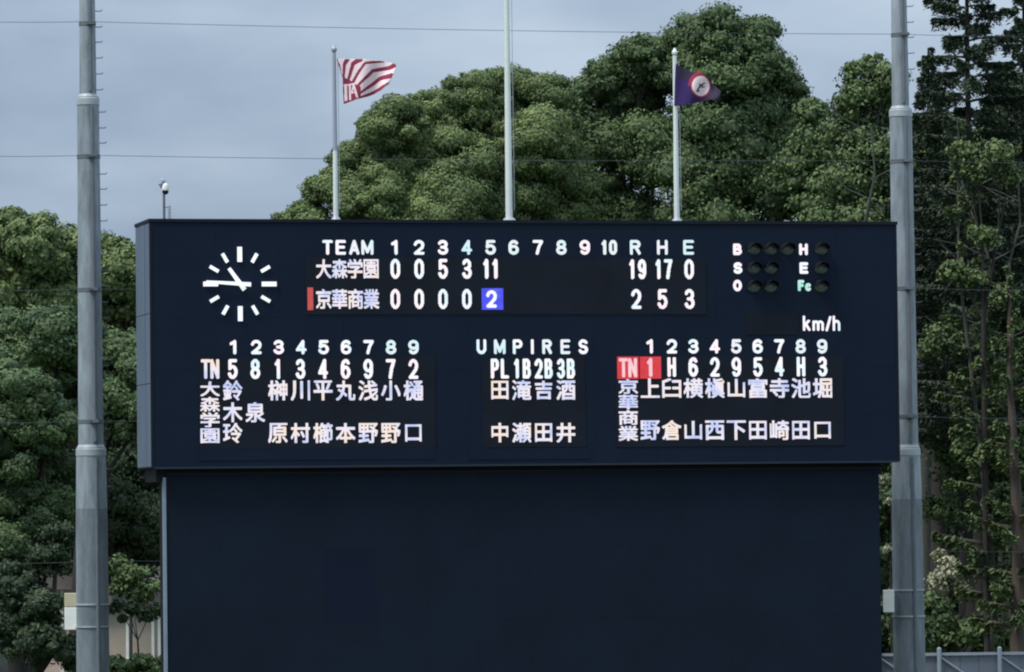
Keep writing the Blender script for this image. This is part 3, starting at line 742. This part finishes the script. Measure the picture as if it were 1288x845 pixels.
def broadleaf(name, Y, lobes, m, label, trunk_px, bark=M_BARK, leaf=.13, sub=(.28, .50), dens=1.0, loose=0.0, group='trees behind the scoreboard', nsub=21, cat='tree', trunk_r=.22, core=True, tintb=0.0):
    """lobes in photo pixels (x, y, radius): each becomes a real ball of leaf clumps at depth Y, crown as deep as it is wide"""
    global LEAVES
    s = m_per_px(Y)
    base = at(trunk_px, 600, Y); base.z = 0; bx = np.array(base)
    t = thing(name, base, label, cat, group)
    Vs, Fs, Ts = [], [], []; nv = 0; cV, cF = [], []; cn = 0; limbs = MB()
    cent = []
    for (px, py, rp) in lobes:
        c = np.array(at(px, py, Y)); r = rp*s; c = c + np.array([0, rng.uniform(-1.0, .9)*r, 0]); cent.append((c, r))
    for c, r in cent:
        k = int(nsub*max(1, (r/1.0))**1.1)
        d = unit(rng.normal(size=(k, 3))); d[:, 1] -= .25; d[:, 2] += .22; d = unit(d)
        rs = r*rng.uniform(*sub, size=k)*(.7+.6*rng.random(k)); sc = c + d*(r-rs*.55)[:, None]*rng.uniform(.78, 1.06, size=(k, 1))
        if core:
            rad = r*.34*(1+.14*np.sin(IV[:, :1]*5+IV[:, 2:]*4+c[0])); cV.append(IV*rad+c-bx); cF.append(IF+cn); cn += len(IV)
        for j in range(k):
            q = rs[j]
            n = int(dens*4*math.pi*q*q/(leaf*leaf*.55)*1.25)+6
            e = unit(rng.normal(size=(n, 3))); e[:, 2] = e[:, 2]*.85+.12; e = unit(e)
            bump = 1+.16*np.sin(e[:, 0]*6+j)*np.sin(e[:, 2]*6+j*2.1)
            rad = q*bump*(rng.uniform(.72, 1.06, size=n) if loose == 0 else rng.uniform(.3, 1.15+loose, size=n))
            P = sc[j] + e*rad[:, None]*np.array([1.12, 1.12, .82])
            nr = e + rng.normal(size=(n, 3))*(.24+loose*.5)
            L_ = leaf*rng.uniform(.7, 1.5, size=n); V, F_ = cards(P-bx, nr, L_, L_*rng.uniform(.45, .75, size=n))
            Vs.append(V); Fs.append(F_+nv); nv += len(V)
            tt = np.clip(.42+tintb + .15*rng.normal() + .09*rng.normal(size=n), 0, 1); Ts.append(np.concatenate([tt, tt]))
            if core and q > .2:
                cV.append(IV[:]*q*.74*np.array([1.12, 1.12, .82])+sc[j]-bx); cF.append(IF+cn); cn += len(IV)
            LEAVES += n
    V = np.concatenate(Vs); F_ = np.concatenate(Fs); T = np.concatenate(Ts)
    if core:
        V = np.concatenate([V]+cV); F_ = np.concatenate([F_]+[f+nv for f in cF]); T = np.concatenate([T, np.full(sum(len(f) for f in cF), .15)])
    cr_ = link_mesh('crown', mesh_np('crown', V, F_, T), m, t)
    # trunk and limbs reaching into every lobe
    zc = min(c[2] for c, r in cent); top = max(c[2] for c, r in cent)
    zfork = max(1.2, min(zc*.75, top*.5)) if core else zc-.6; mean = np.mean([c for c, r in cent], 0)-bx
    p1 = Vector((mean[0]*.2, 0, zfork*.5)); p2 = Vector((mean[0]*.5, mean[1]*.3, zfork))
    tr = MB().tube([(0,0,0), (0,0,.25), p1, p2], [trunk_r*1.5, trunk_r*1.1, trunk_r, trunk_r*.8], 12)
    tr.build('trunk', bark, t, True)
    for c, r in cent:
        e = Vector(c-bx); mid = p2.lerp(e, .5) + Vector((random.uniform(-.2, .2), random.uniform(-.2, .2), .25))
        limbs.tube([p2, mid, e], [trunk_r*.55, trunk_r*.32, trunk_r*.12], 7)
        for _ in range(3):
            g_ = e + Vector((random.uniform(-1, 1), random.uniform(-1, .4), random.uniform(-.3, .9)))*r*.8
            limbs.tube([mid.lerp(e, random.uniform(.5, .95)), g_], [trunk_r*.16, .012], 5)
    limbs.build('limbs', bark, t, True)
    return t

def conifer(name, Y, px, top_py, bot_py, halfw, m, label, bark=M_BARK, n=70, leaf=.17, droop=.5, shape=1.0, gap=0.0, lean=0.0, trunk_r=.25, cat='tree', spray=1.0):
    """straight trunk with whorled boughs; every bough carries hanging sprays of needles"""
    global LEAVES
    s = m_per_px(Y); base = at(px, 700, Y); base.z = 0; t = thing(name, base, label, cat, 'trees behind the scoreboard')
    zt_ = at(px, top_py, Y).z; zb = max(1.0, at(px, bot_py, Y).z); Vs, Fs, Ts = [], [], []; nv = 0
    for i in range(n):
        f = (i+random.random())/n; z = zb+(zt_-zb)*f; az = i*2.399+random.uniform(-.3, .3)
        Lb = halfw*s*(((1-f)**.75)*.95*shape+.10)*random.uniform(.65, 1.15)
        if random.random() < gap: continue
        d = Vector((math.cos(az), math.sin(az), 0)); pts = []; r0 = .022+.045*(1-f)
        for k in range(6):
            u = k/5; pts.append(Vector((lean*f, 0, z)) + d*Lb*u + Vector((0, 0, Lb*(.28*u-droop*u*u+.22*u**3))))
        MB().tube(pts, [r0*(1-.8*k/5) for k in range(6)], 5).build('bough', bark, t, True)
        nn = int(spray*Lb*150/(leaf/.15))+10
        u = rng.uniform(.18, 1.03, size=nn)**.8; P = np.array([list(p) for p in pts]); c = np.stack([np.interp(u, np.linspace(0, 1, 6), P[:, a]) for a in range(3)], 1)
        side = np.array([-d.y, d.x, 0]); wv = (rng.uniform(-1, 1, size=nn)*Lb*.22*(1.15-u))
        c = c + side*wv[:, None] + np.array([0, 0, -1])*(np.abs(rng.normal(size=nn))*.10*(1+.5*Lb))[:, None]*1.0
        nr = np.array([0, 0, 1.0]) + rng.normal(size=(nn, 3))*.55 + np.array(list(d))*.2
        dirv = np.array(list(d))*.7 + side*np.sign(wv)[:, None]*.6 + np.array([0, 0, -.45])
        L_ = leaf*rng.uniform(.8, 1.9, size=nn); V, F_ = cards(c, nr, L_, L_*rng.uniform(.28, .5, size=nn), dirv)
        Vs.append(V); Fs.append(F_+nv); nv += len(V); tt = np.clip(.4+.15*rng.normal()+.16*rng.normal(size=nn), 0, 1); Ts.append(np.concatenate([tt, tt])); LEAVES += nn
    link_mesh('crown', mesh_np('crown', np.concatenate(Vs), np.concatenate(Fs), np.concatenate(Ts)), m, t)
    MB().tube([(0,0,0), (0,0,.4), (lean*.4+.12, 0, zt_*.4), (lean-.05, 0, zt_*.75), (lean, 0, zt_)], [trunk_r*1.4, trunk_r*1.05, trunk_r*.8, trunk_r*.4, .03], 12).build('trunk', bark, t, True)
    return t

# -- centre: the big round evergreen oaks
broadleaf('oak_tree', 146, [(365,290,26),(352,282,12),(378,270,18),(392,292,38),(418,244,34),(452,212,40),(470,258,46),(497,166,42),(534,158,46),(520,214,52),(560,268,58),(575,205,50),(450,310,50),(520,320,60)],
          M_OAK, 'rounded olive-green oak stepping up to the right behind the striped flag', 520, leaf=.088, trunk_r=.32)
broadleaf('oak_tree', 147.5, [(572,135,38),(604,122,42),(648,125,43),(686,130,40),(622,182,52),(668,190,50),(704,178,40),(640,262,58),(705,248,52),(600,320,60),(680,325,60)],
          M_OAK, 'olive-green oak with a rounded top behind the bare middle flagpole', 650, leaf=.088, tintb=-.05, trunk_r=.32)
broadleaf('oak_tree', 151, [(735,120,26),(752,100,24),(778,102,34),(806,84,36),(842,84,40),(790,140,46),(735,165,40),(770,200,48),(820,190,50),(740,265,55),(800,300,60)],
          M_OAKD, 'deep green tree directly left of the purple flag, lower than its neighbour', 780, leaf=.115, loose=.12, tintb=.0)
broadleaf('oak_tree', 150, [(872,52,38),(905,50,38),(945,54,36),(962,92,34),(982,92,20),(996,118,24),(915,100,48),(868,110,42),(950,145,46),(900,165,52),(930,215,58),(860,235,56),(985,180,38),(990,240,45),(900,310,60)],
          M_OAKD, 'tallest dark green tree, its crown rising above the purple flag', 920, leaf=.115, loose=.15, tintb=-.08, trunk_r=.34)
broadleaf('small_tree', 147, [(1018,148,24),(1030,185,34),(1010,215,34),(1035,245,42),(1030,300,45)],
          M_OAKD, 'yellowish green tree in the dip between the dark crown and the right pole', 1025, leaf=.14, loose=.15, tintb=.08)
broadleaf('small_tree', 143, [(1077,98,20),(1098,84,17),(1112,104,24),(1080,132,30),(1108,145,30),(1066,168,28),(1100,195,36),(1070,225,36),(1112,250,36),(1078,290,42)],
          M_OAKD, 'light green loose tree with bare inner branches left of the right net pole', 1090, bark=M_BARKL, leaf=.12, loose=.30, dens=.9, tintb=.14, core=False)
# -- right: conifers and mixed wood
conifer('conifer_tree', 131, 1229, -150, 560, 118, M_CON, 'tall dark conifer with long drooping boughs against the sky at the right edge', n=125, leaf=.115, droop=.40, trunk_r=.18, spray=2.0, gap=.0, shape=1.25)
conifer('conifer_tree', 136, 1178, 60, 420, 66, M_CON, 'shorter dark conifer with a jagged tip just right of the right pole', n=90, leaf=.12, droop=.45, gap=.05, spray=1.5)
conifer('conifer_tree', 134, 1300, -60, 600, 110, M_CON, 'dark conifer cut by the right edge of the picture', n=120, leaf=.125, droop=.4, trunk_r=.2, spray=1.6)
broadleaf('small_tree', 138, [(1155,170,26),(1162,215,30),(1158,265,30),(1175,310,34),(1160,360,34)], M_BRIGHT,
          'fresh green tree close against the right side of the right net pole', 1160, bark=M_BARKL, leaf=.14, loose=.3, dens=.7, tintb=-.12)
broadleaf('small_tree', 135.5, [(1240,180,26),(1262,205,24),(1225,215,22),(1205,250,30),(1255,260,30),(1225,300,34)], M_CEDAR,
          'leafy tree with a yellowish green tuft among the dark conifers', 1235, bark=M_BARKL, leaf=.12, loose=.25, dens=.9, tintb=.05)
conifer('cedar_tree', 127, 1247, 150, 760, 70, M_CEDAR, 'cedar with pale bare branches and flat green sprays at the right edge', bark=M_BARKL, n=74, leaf=.13, droop=.25, shape=.9, gap=.1, trunk_r=.085, spray=1.1, lean=-.7)
conifer('cedar_tree', 126, 1276, 330, 800, 60, M_CEDAR, 'cedar with a reddish brown trunk at the extreme right behind the fence', bark=M_BARKR, n=60, leaf=.13, droop=.25, gap=.1, trunk_r=.20, spray=1.1)
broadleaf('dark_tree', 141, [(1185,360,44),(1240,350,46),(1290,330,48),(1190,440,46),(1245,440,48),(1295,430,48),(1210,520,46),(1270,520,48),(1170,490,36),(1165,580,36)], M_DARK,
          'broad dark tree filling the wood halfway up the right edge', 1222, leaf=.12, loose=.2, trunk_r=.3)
broadleaf('dark_tree', 133, [(1190,560,26),(1215,595,34),(1255,575,34),(1285,600,32),(1245,640,30),(1185,640,24),(1280,665,30)], M_CEDAR,
          'green layered tree leaning over the dark trunk at the lower right', 1226, leaf=.12, loose=.25, dens=.8, trunk_r=.42, tintb=-.12)
broadleaf('dark_tree', 146, [(1150,620,46),(1200,690,46),(1260,700,50),(1300,760,50),(1130,700,46),(1110,640,40),(1210,770,46),(1140,780,46),(1265,800,40)], M_DARK,
          'low dark undergrowth tree behind the lower right fence', 1180, leaf=.18, loose=.1, trunk_r=.2)
broadleaf('pale_gap_clumps', 131, [(1178,732,14),(1192,716,16),(1205,738,13),(1186,752,12),(1182,700,9)], M_CREAM,
          'cream-white clumps standing in for bright gaps between the leaves, right of the right net pole', 1190, leaf=.12, loose=.25, dens=.55, core=False, cat='shrub', group='shrubs at the foot of the wood', trunk_r=.04)  # added cream clumps in place of bright gaps through the foliage
broadleaf('shrub', 128, [(1170,775,26),(1195,800,26),(1230,800,28),(1150,800,24),(1265,805,22)], M_OAKD,
          'low green shrub right behind the outfield fence', 1195, leaf=.14, loose=.2, cat='shrub', group='shrubs at the foot of the wood', trunk_r=.05, tintb=-.1)
broadleaf('small_tree', 126.5, [(1212,195,17),(1228,214,16),(1256,196,18),(1270,222,16),(1240,300,16),(1200,345,18),(1228,352,14),(1262,372,16)], M_CEDAR,
          'slender tree with loose yellowish green tufts in front of the conifers', 1238, bark=M_BARK, leaf=.11, loose=.45, dens=.7, tintb=.10, core=False, trunk_r=.08)
broadleaf('small_tree', 128, [(1183,425,18),(1208,436,16),(1170,440,14),(1262,470,18),(1240,486,15),(1215,568,20),(1245,578,20),(1272,592,18),(1262,625,18),(1285,640,16),(1238,655,14)], M_CEDAR,
          'slender tree with flat layered green sprays above the outfield fence', 1252, bark=M_BARK, leaf=.11, loose=.40, dens=.8, tintb=.0, core=False, trunk_r=.09)
broadleaf('dark_tree', 139, [(1180,190,20),(1275,120,26),(1160,200,24),(1195,230,30),(1175,250,34),(1215,275,36),(1260,265,38),(1300,255,38),(1180,160,24),(1205,195,28),(1250,160,28),(1285,190,34),(1230,235,34)], M_DARK,
          'dark leafy tree filling the gap under the tall conifer tops', 1210, leaf=.12, loose=.25, trunk_r=.2)
broadleaf('pale_gap_wisp', 131, [(1116,603,6),(1121,632,7),(1117,692,5)], M_CREAM,
          'wisp of cream leaves standing in for bright background between the navy wall and the right net pole', 1119, leaf=.12, loose=.2, dens=.8, core=False, trunk_r=.03, nsub=8)  # added pale specks where bright background shows past the pole
def snag(Y, px0, pts, label):
    s = m_per_px(Y); b = at(px0, 700, Y); b.z = 0
    t = thing('bare_tree', b, label, 'tree', 'trees behind the scoreboard')
    P = [Vector((0, 0, 0))] + [at(x, y, Y)-b for x, y in pts]
    P = [Vector((p.x, random.uniform(-.2, .2), p.z)) for p in P]
    n = len(P); MB().tube(P, [.085*(1-.8*i/(n-1)) for i in range(n)], 8).build('trunk', M_BARKL, t, True)
    for i in range(2, n-1):
        for k in range(3):
            p = P[i].lerp(P[i+1], random.random()); sg = random.choice((-1, 1)); L_ = random.uniform(.8, 1.9)
            MB().tube([p, p+Vector((sg*L_*.5, random.uniform(-.3, .3), L_*.25)), p+Vector((sg*L_, random.uniform(-.5, .3), L_*random.uniform(.3, .8)))], [.026, .018, .008], 6).build('branch', M_BARKL, t, True)
    return t
snag(128.5, 1262, [(1262,640),(1268,560),(1256,480),(1240,400),(1246,330),(1222,270),(1206,215)], 'crooked bare pale tree leaning left in front of the conifers at the right edge')
snag(129, 1272, [(1270,600),(1262,520),(1272,430),(1266,340),(1284,280),(1280,220)], 'bare pale tree leaning right, close beside the crooked one at the right edge')
snag(140, 1092, [(1092,330),(1088,280),(1100,220),(1096,160)], 'thin bare trunk showing through the loose light green tree')
# -- left wood
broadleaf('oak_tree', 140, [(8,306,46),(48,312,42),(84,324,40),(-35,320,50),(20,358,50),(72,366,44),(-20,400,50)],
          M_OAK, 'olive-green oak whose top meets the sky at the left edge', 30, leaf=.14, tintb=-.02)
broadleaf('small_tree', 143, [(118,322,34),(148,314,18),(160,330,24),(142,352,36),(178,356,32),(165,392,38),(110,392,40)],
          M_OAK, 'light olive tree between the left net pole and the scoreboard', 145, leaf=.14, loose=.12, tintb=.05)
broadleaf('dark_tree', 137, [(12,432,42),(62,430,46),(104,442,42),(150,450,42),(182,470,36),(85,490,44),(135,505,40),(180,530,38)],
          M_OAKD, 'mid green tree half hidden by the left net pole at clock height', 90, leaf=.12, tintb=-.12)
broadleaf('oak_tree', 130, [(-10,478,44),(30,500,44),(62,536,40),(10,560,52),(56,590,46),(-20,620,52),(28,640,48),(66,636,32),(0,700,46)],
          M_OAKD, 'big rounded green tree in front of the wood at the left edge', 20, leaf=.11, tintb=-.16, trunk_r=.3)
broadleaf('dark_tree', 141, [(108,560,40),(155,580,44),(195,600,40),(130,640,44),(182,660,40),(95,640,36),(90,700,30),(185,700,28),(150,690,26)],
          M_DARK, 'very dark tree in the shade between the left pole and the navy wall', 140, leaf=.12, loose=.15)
broadleaf('small_tree', 134, [(150,712,13),(160,732,15),(174,722,13),(190,742,14),(146,742,11),(172,750,13)],
          M_OAKD, 'small light green sapling in front of the beige house wall', 162, bark=M_BARKL, leaf=.11, loose=.4, dens=.8, core=False, trunk_r=.05, tintb=.12, group='shrubs at the foot of the wood')
broadleaf('shrub', 132, [(148,762,10),(166,768,9),(196,768,11),(182,776,8),(155,778,5)], M_DARK,
          'dark drooping spray of leaves across the beige house wall', 175, leaf=.15, loose=.4, dens=.5, core=False, cat='shrub', group='shrubs at the foot of the wood', trunk_r=.03)
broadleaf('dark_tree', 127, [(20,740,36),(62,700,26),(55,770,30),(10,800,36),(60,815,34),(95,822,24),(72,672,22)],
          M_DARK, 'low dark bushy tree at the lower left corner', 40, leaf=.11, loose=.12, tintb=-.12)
broadleaf('shrub', 131, [(150,842,20),(180,838,18),(205,842,18),(128,850,20)], M_OAKD,
          'rounded green shrub at the foot of the beige house', 165, leaf=.13, cat='shrub', group='shrubs at the foot of the wood', trunk_r=.05)
# -- the wood behind, one mass
def wood(name, spots, Y0, m):
    V_, F_, T_ = [], [], []; nv = 0
    for px, py, rp in spots:
        Y = Y0+random.uniform(-3, 3); c = np.array(at(px, py, Y)); r = rp*m_per_px(Y); n = int(5200*r*r/9)
        e = unit(rng.normal(size=(n, 3))); P = c+e*r*rng.uniform(.7, 1.05, size=(n, 1))*(1+.15*np.sin(e[:, :1]*7+e[:, 2:]*6)); L_ = .24*rng.uniform(.6, 1.4, size=n)
        V, F = cards(P, e+rng.normal(size=(n, 3))*.5, L_, L_*.6); V_.append(V); F_.append(F+nv); nv += len(V); tt = np.clip(.35+.2*rng.normal(size=n), 0, 1); T_.append(np.concatenate([tt, tt]))
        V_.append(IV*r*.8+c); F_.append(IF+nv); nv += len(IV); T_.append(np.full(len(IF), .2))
    o = link_mesh(name, mesh_np(name, np.concatenate(V_), np.concatenate(F_), np.concatenate(T_)), m)
    tag(o, 'dark mass of woodland closing the background behind the nearer trees', 'woodland', kind='stuff')
sp = [(px+random.uniform(-20, 20), py, 62) for px in range(-260, 340, 70) for py in (430, 540, 650, 760)]
sp += [(px+random.uniform(-20, 20), py, 62) for px in range(400, 1060, 80) for py in (340, 450, 600, 760)]
sp += [(px+random.uniform(-20, 20), py, 62) for px in range(1060, 1560, 70) for py in (300, 400, 500, 610, 720, 800)]
wood('woodland', sp, 160, M_DARK)
print('leaf cards', LEAVES)
